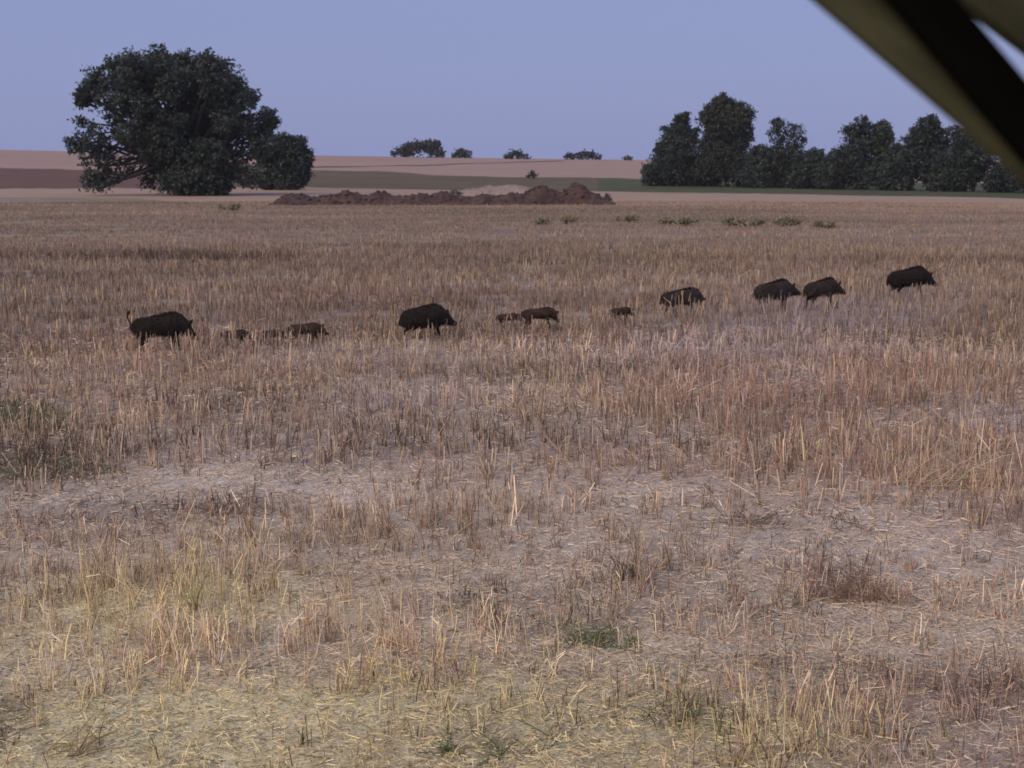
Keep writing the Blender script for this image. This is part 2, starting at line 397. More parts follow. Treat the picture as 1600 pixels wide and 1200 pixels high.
def leaves(centres, size, per, spread, base, var=.55):
    """irregular leaf sprays: 'per' four-cornered leaves round each centre"""
    n = len(centres) * per
    c = np.repeat(centres, per, 0) + rng.normal(0, spread, (n, 3)) * [1, 1, .7]
    a = rng.normal(0, 1, (n, 3)); a /= np.linalg.norm(a, axis=1)[:, None]
    b = np.cross(a, rng.normal(0, 1, (n, 3))); b /= np.linalg.norm(b, axis=1)[:, None]
    s = size * rng.uniform(.5, 1.4, n)[:, None]; a = a * s; b = b * s * .55
    V = np.stack([c - a, c - b * .9 + a * .1, c + a, c + b + a * .05], 1).reshape(-1, 3)
    Fc = np.arange(n * 4).reshape(-1, 4)
    cc = np.repeat(rng.uniform(1 - var, 1 + var, len(centres)), per)[:, None] * rng.uniform(.8, 1.2, (n, 1))
    hue = np.repeat(rng.uniform(0, 1, len(centres)), per)[:, None]
    col = (np.array(base) * (1 - hue * .35) + np.array(base)[[1, 0, 2]] * hue * .35) * cc
    return V, Fc, np.repeat(col, 4, 0)
def tree(name, base_px, lobes, label, cat='tree', group=None, leaf=(.036, .060, .044), size=.25, dens=3.1, per=6, depth=.45, trunk_r=None, r_off=0, squash=1.0, low=False, grow=1.0):
    """lobes: (px, py, radius px[, thickness of foliage 0..1]) seen from the hide; each becomes a ball-shaped clump with its own distance"""
    b = at(*base_px)
    if r_off:
        k = 1 + r_off / math.hypot(b.x, b.y); b = Vector((b.x * k, b.y * k, 0)); b.z = tz(b.x, b.y)
    r = math.hypot(b.x, b.y); m = r / 2400.0
    root = empty(name, b, label=label, cat=cat, group=group)
    xs = [l[0] for l in lobes]; span = (max(xs) - min(xs)) * m / 2 + 1
    cs, wood = [], []
    top = min(l[1] for l in lobes); H = (base_px[1] - top) * m
    tr = trunk_r or H * .028
    cent = []
    if not low and len(lobes) < 30: lobes = list(lobes) + [(l[0] + l[2] * math.cos(a) * 1.05, l[1] - l[2] * math.sin(a) * 1.0, l[2] * rng.uniform(.22, .42), .7) for l in lobes for a in rng.uniform(-.5, 3.6, 3)]
    for l in lobes:
        px, py, rp = l[0], l[1], l[2] * grow; q = l[3] if len(l) > 3 else 1.0
        Rr = rp * m
        s = slope(px, py); th = bear(px, py)
        off = (px - base_px[0]) * m
        dmax = depth * math.sqrt(max(span * span - off * off, 1.0))
        for rep in range(2 if q >= 1 and not low else 1):
            dd = rng.uniform(-dmax, dmax)
            rr = r + dd
            c = np.array([rr * math.sin(th), rr * math.cos(th), CAM_H + rr * s])
            c[2] = max(c[2], b.z + Rr * .45)
            cent.append((c, Rr, rp))
            n = int(4 * math.pi * Rr * Rr * dens * q * .8 + 6)
            d = rng.normal(0, 1, (n, 3)); d /= np.linalg.norm(d, axis=1)[:, None]
            # knobbly outline: pull the radius about with a coarse noise of direction
            k1 = rng.normal(0, 1, (6, 3)); k1 /= np.linalg.norm(k1, axis=1)[:, None]
            bump = np.max(d @ k1.T, axis=1)
            rad = Rr * (.5 + .62 * bump ** 3) * rng.uniform(.35, 1.1, n) ** .6
            pts = c + d * rad[:, None] * [1, 1, squash]
            pts = pts[pts[:, 2] > b.z + .05]
            cs.append(pts)
    cs = np.concatenate(cs) - np.array(b)
    crown = link('crown', np_mesh('crown', *leaves(cs, size, per, size * 1.1, leaf)), M['leaf'], root)
    # trunk with limbs that reach into every clump
    if not low:
        fork = np.array([rng.normal(0, .3), rng.normal(0, .3), H * .28])
        wood.append(limb((0, 0, -.3), fork, tr * 1.25, tr * .85, .02))
        for c, Rr, rp in cent:
            tgt = c - np.array(b); wood.append(limb(fork * rng.uniform(.55, 1.0), tgt, tr * .45, tr * .07, .05, 6, 5))
            for _ in range(3):
                e = rng.normal(0, 1, 3); e /= np.linalg.norm(e); wood.append(limb(tgt * .85 + fork * .15, tgt + e * Rr * .9, tr * .13, tr * .03, .05, 4, 4))
    else:
        for c, Rr, rp in cent[:12]:
            tgt = c - np.array(b); wood.append(limb((tgt[0] * .5, tgt[1] * .5, -.1), tgt, .06 + .01 * H, .02, .05, 4, 4))
    V, Fc, o = [], [], 0
    for v, f in wood: V.append(v); Fc.append(f + o); o += len(v)
    tk = link('trunk' if not low else 'stem', np_mesh('trunk', np.concatenate(V), np.concatenate(Fc)), M['bark'], root, smooth=True)
    tag(tk, kind='stuff' if low else None); tag(crown, kind='stuff')
    return root
Z = 3.636
def zl(L): return [(80 + a / Z, 50 + b / Z, c / Z) + tuple(rest) for a, b, c, *rest in L]
big = zl([(620, 165, 85), (480, 195, 85), (370, 215, 85), (255, 275, 75), (190, 350, 58), (170, 385, 40), (740, 170, 78), (890, 190, 80), (960, 235, 85), (1040, 300, 80),
          (1090, 390, 75), (1150, 370, 35), (420, 320, 105), (560, 290, 110), (700, 265, 100), (830, 300, 105), (960, 380, 100),
          (290, 390, 70, .6), (400, 440, 80, .8), (520, 420, 75), (860, 450, 85), (1000, 500, 95), (1110, 530, 80), (1225, 470, 48), (1255, 510, 45), (1200, 560, 60),
          (160, 510, 42, .8), (130, 620, 50, .8), (230, 580, 70, .6), (200, 680, 65, .6), (250, 790, 80, .5), (330, 740, 80, .5), (300, 660, 75, .5), (250, 850, 40, .4), (370, 600, 70, .6),
          (470, 570, 90, .8), (500, 680, 90, .9), (600, 600, 95), (740, 620, 110), (880, 600, 110), (1010, 640, 100, .8), (1110, 690, 90, .8), (1180, 640, 70),
          (560, 770, 80, .8), (545, 860, 45, .7), (680, 740, 110), (830, 740, 120), (960, 760, 100), (1070, 820, 85, .7), (1150, 820, 75, .8),
          (700, 850, 85), (790, 860, 85), (900, 860, 85), (960, 880, 60), (660, 400, 45, .5), (730, 500, 60, .7), (560, 480, 80), (640, 560, 90), (820, 540, 100), (560, 680, 85), (640, 680, 90), (760, 700, 110), (900, 690, 100), (700, 800, 100), (820, 820, 100),
          (450, 250, 90), (620, 230, 90), (800, 230, 90), (920, 310, 85), (650, 330, 80), (760, 380, 80), (350, 500, 60, .6), (430, 560, 70, .7), (290, 720, 60, .4), (200, 640, 50, .5), (160, 660, 40, .5), (220, 850, 60, .5), (290, 880, 40, .45), (350, 830, 50, .4), (420, 790, 55, .4), (120, 660, 35, .6)])
tree('broad_tree', (290, 305), big, 'huge broad dark tree with gaps in its crown standing alone at the left', size=.25, dens=1.75, per=7, trunk_r=1.0, depth=.55, leaf=(.036, .060, .044), grow=1.10)
tree('round_tree', (442, 297), zl([(1270, 660, 85), (1350, 670, 80), (1400, 720, 65), (1290, 770, 90), (1370, 790, 80), (1420, 770, 50), (1330, 850, 70), (1240, 850, 60), (1400, 850, 45)]),
     'smaller round tree tucked against the right flank of the huge tree', size=.26, dens=3.6, per=7, leaf=(.036, .060, .044), grow=1.15)
G = 'trees of the wood at the right'
tree('wood_tree', (1052, 291), [(1068, 186, 9), (1066, 198, 14), (1052, 212, 16), (1080, 214, 14), (1037, 236, 18), (1065, 235, 28), (1028, 262, 18), (1050, 265, 28), (1080, 262, 20), (1022, 278, 13)],
     'pointed tree at the left end of the wood, lower than the tall round-headed one', group=G, grow=1.06, leaf=(.036, .060, .044))
tree('wood_tree', (1135, 292), [(1133, 172, 20), (1115, 178, 18), (1152, 180, 20), (1125, 192, 25), (1148, 198, 24), (1160, 190, 14), (1130, 218, 26), (1155, 220, 20), (1112, 225, 16), (1130, 245, 28), (1150, 262, 28), (1115, 262, 24)],
     'tallest tree of the wood, round-headed, second from its left end', group=G, grow=1.06, leaf=(.040, .060, .040), dens=4)
tree('wood_tree', (1228, 294), [(1215, 200, 12, .5), (1232, 198, 11, .45), (1248, 208, 10, .4), (1212, 215, 11, .5), (1228, 222, 14, .5), (1245, 224, 12, .5), (1225, 240, 15, .7), (1243, 243, 14, .8), (1230, 262, 22)],
     'thin see-through tree rising from the low middle of the wood', group=G, grow=1.06, dens=2.0)
tree('wood_tree', (1352, 296), [(1338, 200, 14, .8), (1352, 196, 11, .8), (1330, 214, 13, .8), (1350, 215, 16, .8), (1345, 235, 18), (1335, 255, 22)],
     'small flat-topped tree of the wood beside a greener rounder one', group=G, grow=1.06)
tree('wood_tree', (1378, 296), [(1378, 204, 13), (1385, 216, 13), (1375, 225, 16), (1380, 243, 18), (1370, 262, 22)],
     'small round green tree right of the flat-topped tree in the wood', group=G, grow=1.06, leaf=(.036, .062, .034))
tree('wood_tree', (1450, 298), [(1452, 196, 14), (1440, 208, 14), (1462, 206, 12), (1430, 222, 16), (1450, 222, 17), (1478, 212, 12, .5), (1482, 230, 13, .5), (1466, 240, 20, .8), (1440, 245, 22), (1455, 265, 25)],
     'layered tree of the wood just left of the olive beam', group=G, grow=1.06, leaf=(.036, .060, .044))
tree('wood_tree', (1520, 300), [(1512, 212, 18), (1530, 220, 18), (1505, 235, 20), (1525, 245, 24), (1515, 268, 24), (1540, 262, 14, .5)],
     'tree of the wood half hidden behind the olive beam', group=G, grow=1.06)
tree('wood_tree', (1600, 302), [(1610, 225, 25), (1590, 245, 22), (1620, 250, 28), (1600, 272, 24)],
     'tree at the right edge of the picture behind the lower end of the beam', group=G, grow=1.06)
bush_spots = [(1185, 243, 26, 'rounded bush at the foot of the tallest wood tree'), (1212, 258, 24, 'low bush under the thin see-through tree'), (1272, 250, 26, 'bush right of the thin see-through tree'),
              (1300, 256, 24, 'lowest dip of bushes midway along the wood'), (1325, 252, 26, 'bush in front of the flat-topped tree of the wood'), (1400, 245, 26, 'bush between the round green tree and the layered tree'),
              (1420, 252, 26, 'bush at the left foot of the layered tree'), (1480, 262, 24, 'bush below the see-through side of the layered tree'), (1560, 276, 20, 'low bush filling the wood below the beam'),
              (1030, 270, 16, 'bush at the very left corner of the wood'), (1100, 262, 22, 'bush between the two leftmost trees of the wood'), (1168, 262, 22, 'bush leaning on the right side of the tallest wood tree')]
for k, (px, py, rp, lab) in enumerate(bush_spots):
    fy = 291 + (px - 1030) * .018
    lb = [(px, py, rp * .8)] + [(px + rng.uniform(-1, 1) * rp * .9, py + rng.uniform(.1, .9) * (fy - py), rp * rng.uniform(.55, .8)) for _ in range(6)]
    tree('bush', (px, fy), lb, lab, cat='bush', group='bushes filling the wood at the right', low=True, grow=1.25, dens=3.4, size=.28, leaf=(.036, .060, .044), depth=.7, r_off=rng.uniform(-2, 8))
GS = 'shrubs on the skyline'
far = dict(size=.75, dens=.55, per=5, leaf=(.036, .046, .036), low=True)
tree('skyline_shrub', (655, 246), [(665, 226, 9), (680, 227, 9), (640, 230, 9), (655, 230, 11), (676, 236, 12), (628, 236, 9), (640, 239, 8), (688, 239, 7), (620, 240, 6, .6)],
     'largest dark shrub on the skyline, nearest to the round tree', cat='tree', group=GS, **far)
tree('skyline_shrub', (722, 247), [(722, 238, 7), (714, 241, 6), (731, 242, 6)], 'small round bush on the skyline right beside the largest one', cat='bush', group=GS, **far)
tree('skyline_shrub', (806, 248.5), [(800, 242, 6), (812, 242.5, 6), (793, 245, 5), (822, 246, 4)], 'low flat bush alone on the skyline above the heap', cat='bush', group=GS, **far)
tree('skyline_shrub', (914, 249.5), [(912, 241, 6), (925, 242, 6), (904, 245, 5), (934, 246, 4)], 'dark two-humped bush on the skyline left of the wood', cat='bush', group=GS, **far)
tree('skyline_shrub', (893, 249.5), [(890, 245, 5), (897, 244, 4)], 'little bush touching the left side of the two-humped skyline bush', cat='bush', group=GS, **far)
tree('skyline_shrub', (985, 250.5), [(985, 248, 3), (978, 249, 3)], 'tiniest bush on the skyline, next to the wood', cat='bush', group=GS, **far)
tree('lone_shrub', (832, 279), [(832, 271, 3.2, .8), (836, 275, 3.5, .8), (827, 276, 3)], 'lone small shrub at the foot of the pale hill field', cat='bush', size=.3, dens=2.5, low=True)
tree('lone_shrub', (948, 315), [(948, 306, 4, .8), (950, 310, 5), (946, 313, 4)], 'upright grey weed bush at the right end of the dark heap', cat='bush', size=.14, dens=6, low=True, leaf=(.09, .08, .06))
tree('lone_shrub', (704, 309), [(697, 303, 5), (708, 299, 6), (716, 303, 5), (690, 306, 3)], 'grey green weeds growing out of the middle of the dark heap', cat='bush', size=.14, dens=5, low=True, leaf=(.10, .10, .07))
for px, py, rp, lab in [(1180, 347, 10, 'tall green weed clump in the far field, left of the widest one'), (1225, 346, 12, 'widest green weed clump in the far field below the wood'),
                        (1140, 345, 7, 'thin green weed clump at the left of the row below the wood'), (1285, 350, 7, 'small weed clump at the right end of the row below the wood'),
                        (1075, 344, 7, 'weed clump in the far field below the left end of the wood'), (1040, 343, 4, 'faint low weed tuft between the heap and the row of green weeds'),
                        (848, 344, 6, 'weed clump in the stubble below the humps of the heap'), (985, 340, 5, 'weed clump just below the right end of the heap'),
                        (888, 342, 5, 'weed tuft in the stubble right of the one below the heap humps'), (365, 322, 7, 'green weeds at the foot of the huge tree')]:
    tree('weed_clump', (px, py + 6), [(px + rng.normal(0, 1.3) * rp, py + 2 + rng.uniform(-.3, .5) * rp, rp * rng.uniform(.22, .5), .7) for _ in range(9)], lab,
         cat='weeds', group='green weed clumps in the far stubble', size=.11, dens=3, low=True, leaf=(.17, .155, .085), depth=2.5, grow=1.35)

# ------------------------------------------------------------------ the long dark heap and the pale one behind
def heap(name, prof, basey, wid, m, label, cat, amp, seed, tilt=0):
    """prof: (px, py of the crest); a ridge of loose lumps"""
    c0 = at((prof[0][0] + prof[-1][0]) / 2, basey); root = empty(name, c0, label=label, cat=cat)
    r = math.hypot(c0.x, c0.y); s = r / 2400
    n, k = 260, 44
    xs = np.linspace(prof[0][0], prof[-1][0], n)
    h = np.interp(xs, [p[0] for p in prof], [(basey - p[1]) * s for p in prof])
    U, Tt = np.meshgrid(np.arange(n), np.linspace(-1, 1, k), indexing='ij')
    X = (xs[U] - 800) * s; Yd = Tt * wid
    X = X + (fbm(X, Yd, .8, seed + 3) - .5) * .4
    H = h[U] * np.sqrt(np.clip(1 - Tt ** 2, 0, 1)) ** 1.2
    lump = (fbm(X, Yd, 1.7, seed, 4) - .5) * amp * 1.5 + (np.abs(fbm(X, Yd, .6, seed + 9, 3) - .5)) * amp * .9
    Zz = H * (1 + lump * 1.0) - .05
    Y = r * math.cos(bear(800)) + Yd + (fbm(X, Yd * 0, 6, seed + 5) - .5) * 3 + wid * .8
    V = np.stack([X - c0.x, Y - c0.y, Zz - c0.z + 0], -1).reshape(-1, 3)
    i = np.arange(n - 1)[:, None]; j = np.arange(k - 1)[None]
    Fc = np.stack([i * k + j, (i + 1) * k + j, (i + 1) * k + j + 1, i * k + j + 1], -1).reshape(-1, 4)
    link('mound', np_mesh('mound', V, Fc), m, root, smooth=True)
    # loose clods thrown up on and round it
    bm = bmesh.new(); q = 420
    for _ in range(q):
        a = random.randrange(n); t = random.uniform(-1, 1); jx = min(k - 1, int((t + 1) / 2 * k))
        p = V[a * k + jx]; rr = random.uniform(.06, .26) * (amp + .3)
        g = bmesh.ops.create_icosphere(bm, subdivisions=1, radius=rr)['verts']
        for v in g:
            v.co = Vector((v.co.x * random.uniform(.7, 1.4), v.co.y * random.uniform(.7, 1.3), v.co.z * random.uniform(.5, 1.1))) + Vector(p)
    me = bpy.data.meshes.new('clods'); bm.to_mesh(me); bm.free()
    tag(link('clods', me, m, root), kind='stuff')
    return root
heap('dung_heap', [(425, 318), (440, 309), (470, 306), (500, 309), (520, 307), (545, 304), (570, 309), (595, 303), (625, 308), (655, 305), (670, 308), (690, 300), (705, 304), (730, 306), (755, 305),
                   (775, 308), (800, 304), (820, 306), (832, 298), (850, 293), (868, 299), (878, 302), (892, 294), (905, 293), (920, 303), (940, 309), (962, 318)], 321, 2.6, M['dung'],
     'long dark brown heap of lumpy dung or soil across the far field', 'heap', .75, 60)
heap('pale_heap', [(700, 303), (730, 296), (760, 292), (790, 290), (815, 292), (835, 297), (850, 304)], 308, 3.5, M['lime'], 'pale low mound just behind the dark heap', 'heap', .25, 80)

# ------------------------------------------------------------------ wild boar
def loft(bm, st, n=18):
    """st: (centre, half width, half height, direction)"""
    rings = []
    for i, (c, ry, rz, d) in enumerate(st):
        side = Vector((0, 1, 0)); up = side.cross(d) * -1
        if abs(d.y) > .9: side = Vector((1, 0, 0))
        up = d.cross(side) * -1 if d.cross(side).z < 0 else d.cross(side)
        rings.append([bm.verts.new(c + side * (ry * math.cos(a)) + up * (rz * math.sin(a))) for a in [q * 2 * math.pi / n for q in range(n)]])
    for a, b in zip(rings, rings[1:]):
        for q in range(n): bm.faces.new((a[q], a[(q + 1) % n], b[(q + 1) % n], b[q]))
    bm.faces.new(rings[0][::-1]); bm.faces.new(rings[-1])
def boar(name, base_px, length, label, head=0.0, yaw=18, phase=0.0, tail_up=False, fat=1.0, young=False, coat='fur', cat='wild boar', group='sounder of wild boar crossing the field', leg=1.0, arch=0, tall=1.0):
    p = at(*base_px); s = length / 1.40
    root = empty(name, p, R(yaw), label=label, cat=cat, group=group)
    root.scale = (1, 1, tall)
    hs = .85 if young else 1.0
    body = [(-.66, .55, .03, .03), (-.645, .545, .09, .11), (-.58, .52, .15, .185), (-.44, .52, .185, .225), (-.25, .53, .20, .235), (-.05, .535, .21, .245),
            (.12, .555, .205, .265), (.24, .575, .185, .26), (.34, .56, .155, .225), (.42, .535, .13, .18), (.49, .505, .108, .142), (.56, .47, .082, .108),
            (.63, .435, .058, .076), (.70, .405, .045, .055), (.735, .392, .042, .048), (.742, .389, .02, .024)]
    if young: body = [(x * 1.0, z * .97, ry * .78, rz * .72) if x < .35 else (x * .93 + .02, z * .98, ry * .85, rz * .82) for x, z, ry, rz in body]
    piv = Vector((.30, 0, .56))
    st = []
    for i, (x, z, ry, rz) in enumerate(body):
        c = Vector((x, 0, z + arch * math.cos(x * 2.2)))
        if x > .30:
            k = min(1, (x - .30) / .18) * head; q = Matrix.Rotation(k, 3, 'Y'); c = piv + q @ (c - piv)
        st.append([c, ry * fat, rz * fat, None])
    for i in range(len(st)):
        a, b = st[max(i - 1, 0)][0], st[min(i + 1, len(st) - 1)][0]; st[i][3] = (b - a).normalized()
    bm = bmesh.new(); loft(bm, st)
    for side in (-1, 1):
        for fr in (0, 1):
            sw = math.sin(phase + (0 if side * (1 if fr else -1) > 0 else math.pi)) * .09
            if fr: pts = [(.20, .50, .10), (.20, .38, .075), (.205 + sw * .5, .28, .045), (.215 + sw, .16, .032), (.21 + sw * 1.5, .06, .027), (.225 + sw * 1.6, .0, .034)]
            else: pts = [(-.44, .50, .15), (-.40, .38, .11), (-.38 + sw * .4, .30, .07), (-.49 + sw * .8, .20, .036), (-.47 + sw * 1.3, .07, .028), (-.45 + sw * 1.4, .0, .034)]
            P = [Vector((x, side * (.10 if z > .3 else .105) * fat, z * (leg if z < .4 else 1))) for x, z, r in pts]; Q = []
            for i, (x, z, r) in enumerate(pts):
                d = (P[min(i + 1, 5)] - P[max(i - 1, 0)]).normalized(); Q.append([P[i], r * .8 if z > .3 else r, r, d])
            loft(bm, Q, 12)
    me = bpy.data.meshes.new('boar_raw'); bm.to_mesh(me); bm.free()
    tmp = bpy.data.objects.new('boar_raw', me); C.objects.link(tmp)
    md = tmp.modifiers.new('r', 'REMESH'); md.mode = 'VOXEL'; md.voxel_size = .018
    sm = tmp.modifiers.new('s', 'SMOOTH'); sm.iterations = 5; sm.factor = .5
    bpy.context.view_layer.update()
    dg = bpy.context.evaluated_depsgraph_get(); fm = bpy.data.meshes.new_from_object(tmp.evaluated_get(dg), depsgraph=dg)
    bpy.data.objects.remove(tmp)
    nv = len(fm.vertices); co = np.empty(nv * 3, np.float32); fm.vertices.foreach_get('co', co); co = co.reshape(-1, 3)
    no = np.array([v.normal[:] for v in fm.vertices])
    fm.vertices.foreach_set('co', (co * s).ravel()); fm.update()
    link('body', fm, M[coat], root, smooth=True)
    def part(nm, m, build, loc=(0, 0, 0), parent=root):
        b = bmesh.new(); build(b); mm = bpy.data.meshes.new(nm); b.to_mesh(mm); b.free(); mm.transform(Matrix.Scale(s, 4))
        return link(nm, mm, m, parent, smooth=True)
    hp = st[10]; hd = hp[3]; upv = Vector((0, 1, 0)).cross(hd) * -1
    if upv.z < 0: upv = -upv
    for side in (-1, 1):
        e0 = hp[0] - hd * .06 + upv * .10 * fat + Vector((0, side * .075, 0))
        def eb(b):
            tipv = e0 + upv * .13 - hd * .02 + Vector((0, side * .045, 0))
            ring = [b.verts.new(e0 + hd * (.035 * math.cos(a)) + Vector((0, side * .02 * math.sin(a), 0))) for a in [q * math.pi / 4 for q in range(8)]]
            mid = [b.verts.new(e0 * .5 + tipv * .5 + hd * (.04 * math.cos(a)) + Vector((0, side * .014 * math.sin(a), 0))) for a in [q * math.pi / 4 for q in range(8)]]
            t = b.verts.new(tipv)
            for q in range(8): b.faces.new((ring[q], ring[(q + 1) % 8], mid[(q + 1) % 8], mid[q])); b.faces.new((mid[q], mid[(q + 1) % 8], t))
            b.faces.new(ring[::-1])
        part('ear', M[coat], eb)
        ep = st[11][0] + Vector((0, side * .085 * fat, 0)) + upv * .035
        part('eye', M['eye'], lambda b: bmesh.ops.create_icosphere(b, subdivisions=1, radius=.011, matrix=Matrix.Translation(ep)))
        if not young:
            tp = st[13][0] + Vector((0, side * .045, -.02))
            def tb(b): loft(b, [[tp, .009, .009, Vector((0, 0, 1))], [tp + Vector((0, side * .012, .03)), .006, .006, Vector((0, 0, 1))], [tp + Vector((0, side * .008, .055)), .001, .001, Vector((0, 0, 1))]], 6)
            part('tusk', M['tusk'], tb)
    sn = st[15][0]; sdv = st[15][3]
    part('snout_disc', M['skin'], lambda b: loft(b, [[sn - sdv * .012, .036, .042, sdv], [sn + sdv * .008, .038, .044, sdv], [sn + sdv * .016, .026, .03, sdv]], 12))
    # tail
    t0 = Vector((-.655, 0, .60)); tp = []
    for i in range(8):
        t = i / 7
        tp.append(t0 + (Vector((-.03 - .05 * math.sin(t * 3), 0, .25 * t)) if tail_up else Vector((-.05 * math.sin(t * 2.4), 0, -.26 * t))))
    tv, tf = tube([tuple(q) for q in tp], [.02, .016, .014, .014, .016, .026, .036, .012], 7)
    tl = link('tail', np_mesh('tail', tv * s, tf), M[coat], root, smooth=True)
    # hooves
    # bristles: shaggy outline over the whole body, crest along the back
    sel = rng.choice(nv, min(nv, 2600), replace=False); c = co[sel]; nn = no[sel]
    ok = c[:, 2] > .28; c = c[ok]; nn = nn[ok]
    d = nn * .45 + np.array([-.85, 0, -.35]) + rng.normal(0, .18, (len(c), 3)); d /= np.linalg.norm(d, axis=1)[:, None]
    L = rng.uniform(.035, .075, len(c)) * (.6 if young else 1)
    V, Fc, T = prisms(c * s, d, L * s, np.full(len(c), .008 * s), np.ones((len(c), 3)), 1, None, 3)
    tag(link('coat_hair', np_mesh('coat_hair', V, Fc), M[dict(fur='hair', fur_grey='hair_grey').get(coat, coat)], root), kind='stuff')
    if not young:
        ridge = co[(no[:, 2] > .9) & (co[:, 2] > .6) & (np.abs(co[:, 1]) < .05) & (co[:, 0] > -.35) & (co[:, 0] < .5)]
        if len(ridge) > 5:
            ridge = ridge[rng.integers(0, len(ridge), 500)]
            d = np.array([-.5, 0, .85]) + rng.normal(0, .16, (500, 3)); d /= np.linalg.norm(d, axis=1)[:, None]
            V, Fc, T = prisms(ridge * s, d, rng.uniform(.04, .085, 500) * s * (.25 + .75 * np.clip(1 - ((ridge[:, 0] - .12) / .42) ** 2, 0, 1)), np.full(500, .007 * s), np.ones((500, 3)), 1, None, 3)
            tag(link('mane', np_mesh('mane', V, Fc), M['hair'], root), kind='stuff')
    return root
boar('wild_boar', (258, 550), 1.36, 'black boar at the far left of the line with its tail held straight up', head=.3, yaw=4, phase=.5, tail_up=True, fat=.82, leg=.8)
boar('wild_boar', (668, 530), 1.19, 'thickset black boar trotting alone between the left and the middle piglets', head=.05, yaw=10, phase=1.4, fat=1.1)
boar('wild_boar', (1070, 495), 1.25, 'dark boar walking with lowered head, left of the close pair', head=.75, yaw=10, phase=2.3, fat=.78, coat='fur_grey', leg=.85)
boar('wild_boar', (1213, 487), 1.38, 'rear boar of the close pair, its snout at the rump of the next', head=-.12, yaw=26, phase=.2, fat=.9, coat='fur_grey')
boar('wild_boar', (1287, 485), 1.22, 'front boar of the close pair, greyish and with its snout held level', head=-.05, tall=1.22, yaw=22, phase=1.0, fat=.74, coat='fur_grey', leg=1.2)
boar('wild_boar', (1424, 465), 1.46, 'black boar leading the line at the far right', head=.12, yaw=8, phase=1.9, fat=.95)
boar('young_boar', (846, 514), .95, 'reddish brown young boar following behind the thickset one', head=.5, yaw=8, phase=.8, fat=1.0, young=True, coat='fur_brown', cat='young boar', leg=.9)
pg = dict(young=True, coat='fur_brown', cat='piglet', group='piglets half hidden in the stubble')
boar('piglet', (796, 511), .62, 'small brown piglet right behind the reddish young boar', head=.2, yaw=5, phase=.3, **pg)
boar('piglet', (972, 503), .68, 'brown piglet alone left of the boar with lowered head', head=.3, yaw=12, phase=1.3, **pg)
boar('piglet', (370, 541), .66, 'leftmost piglet, just right of the boar with raised tail', head=.2, yaw=6, phase=2.0, **pg)
boar('piglet', (427, 538), .60, 'second piglet of the left trio, mostly sunk in the stubble', head=.3, yaw=6, phase=.1, **pg)
boar('piglet', (482, 538), .86, 'front and darkest piglet of the left trio', head=.15, yaw=6, phase=1.1, **pg)

# ------------------------------------------------------------------ single plants that stand out in the foreground
def plant(name, px, py, hh, spread, n, cols, label, cat, lean=.5, width=.006, group=None, flat=0, az=None, branch=.5):
    c = at(px, py); root = empty(name, c, label=label, cat=cat, group=group)
    if 'weed' in name: n = int(n * .5); hh *= .85
    a = rng.uniform(0, 6.28, n) if az is None else rng.normal(az, .25, n)
    q = rng.uniform(0, 1, n) ** .6 * spread
    kc = rng.normal(0, 1, (9, 2)) * spread * [.95, .5]; ki = rng.integers(0, 9, n); q2 = rng.uniform(0, 6.28, n); hk = rng.uniform(.45, 1.25, 9)[ki]
    P = np.stack([kc[ki, 0] + np.cos(q2) * q * .45, kc[ki, 1] + np.sin(q2) * q * .45, np.full(n, -.02)], 1)
    P[:, 2] += terrain(P[:, 0] + c.x, P[:, 1] + c.y) - c.z
    l = np.abs(rng.normal(lean, lean * .45, n))
    D = np.stack([np.sin(l) * np.cos(a), np.sin(l) * np.sin(a), np.cos(l)], 1)
    L = hh * rng.gamma(8, 1 / 8, n) * hk
    col = np.array(cols)[rng.integers(0, len(cols), n)] * rng.uniform(.75, 1.2, (n, 1))
    bend = D * [.5, .5, 0] + [0, 0, -.25 - flat]
    out = prisms(P, D, L, width * rng.uniform(.6, 1.4, n), col, 3, bend)
    tag(link('stems', np_mesh('stems', *out), M['straw'], root), kind='stuff')
    if branch:
        m = int(n * branch * 3); i = rng.integers(0, n, m)
        t = rng.uniform(.25, .95, m)
        Pb = P[i] + D[i] * (L[i] * t)[:, None] + bend[i] * (L[i] * t * t)[:, None]
        Db = D[i] + rng.normal(0, .7, (m, 3)); Db /= np.linalg.norm(Db, axis=1)[:, None]
        tag(link('twigs', np_mesh('twigs', *prisms(Pb, Db, L[i] * rng.uniform(.12, .3, m), np.full(m, width * .8), col[i], 1, None, 2)), M['straw'], root), kind='stuff')
    return root
gr = [(.10, .16, .06), (.16, .20, .09), (.09, .15, .06), (.22, .20, .13)]
st_ = [PAL['straw'], PAL['pale'], (.45, .33, .2)]
yl = [PAL['yel'], PAL['pale'], (.42, .33, .15)]
rd = [(.24, .15, .105), (.30, .20, .145), (.18, .12, .09)]
dk = [(.15, .115, .085), (.22, .17, .13), (.12, .10, .07), (.30, .23, .17)]
plant('green_weed', 935, 1003, .26, .20, 260, gr, 'bushy green weed below the middle of the picture', 'weed', .6, .007)
plant('green_weed', 785, 1180, .16, .15, 200, gr, 'low green weed at the bottom edge of the picture', 'weed', .9, .008)
plant('green_weed', 738, 953, .10, .16, 160, gr, 'flat dull green weed left of and above the bushy one', 'weed', 1.0, .008)
plant('green_weed', 40, 672, .42, .30, 220, gr, 'tall green weed at the left edge in the middle distance', 'weed', .35, .010)
plant('green_weed', 1095, 1130, .30, .25, 150, gr + dk, 'dull green weed beside the yellow stubble at the lower right', 'weed', .5, .006)
plant('green_weed', 420, 612, .16, .22, 120, gr, 'small green weed in the stubble below the left piglets', 'weed', .8, .01)
plant('dead_weed', 1322, 935, .34, .33, 420, rd, 'rust brown bushy dead weed right of centre', 'weed', .75, .006)
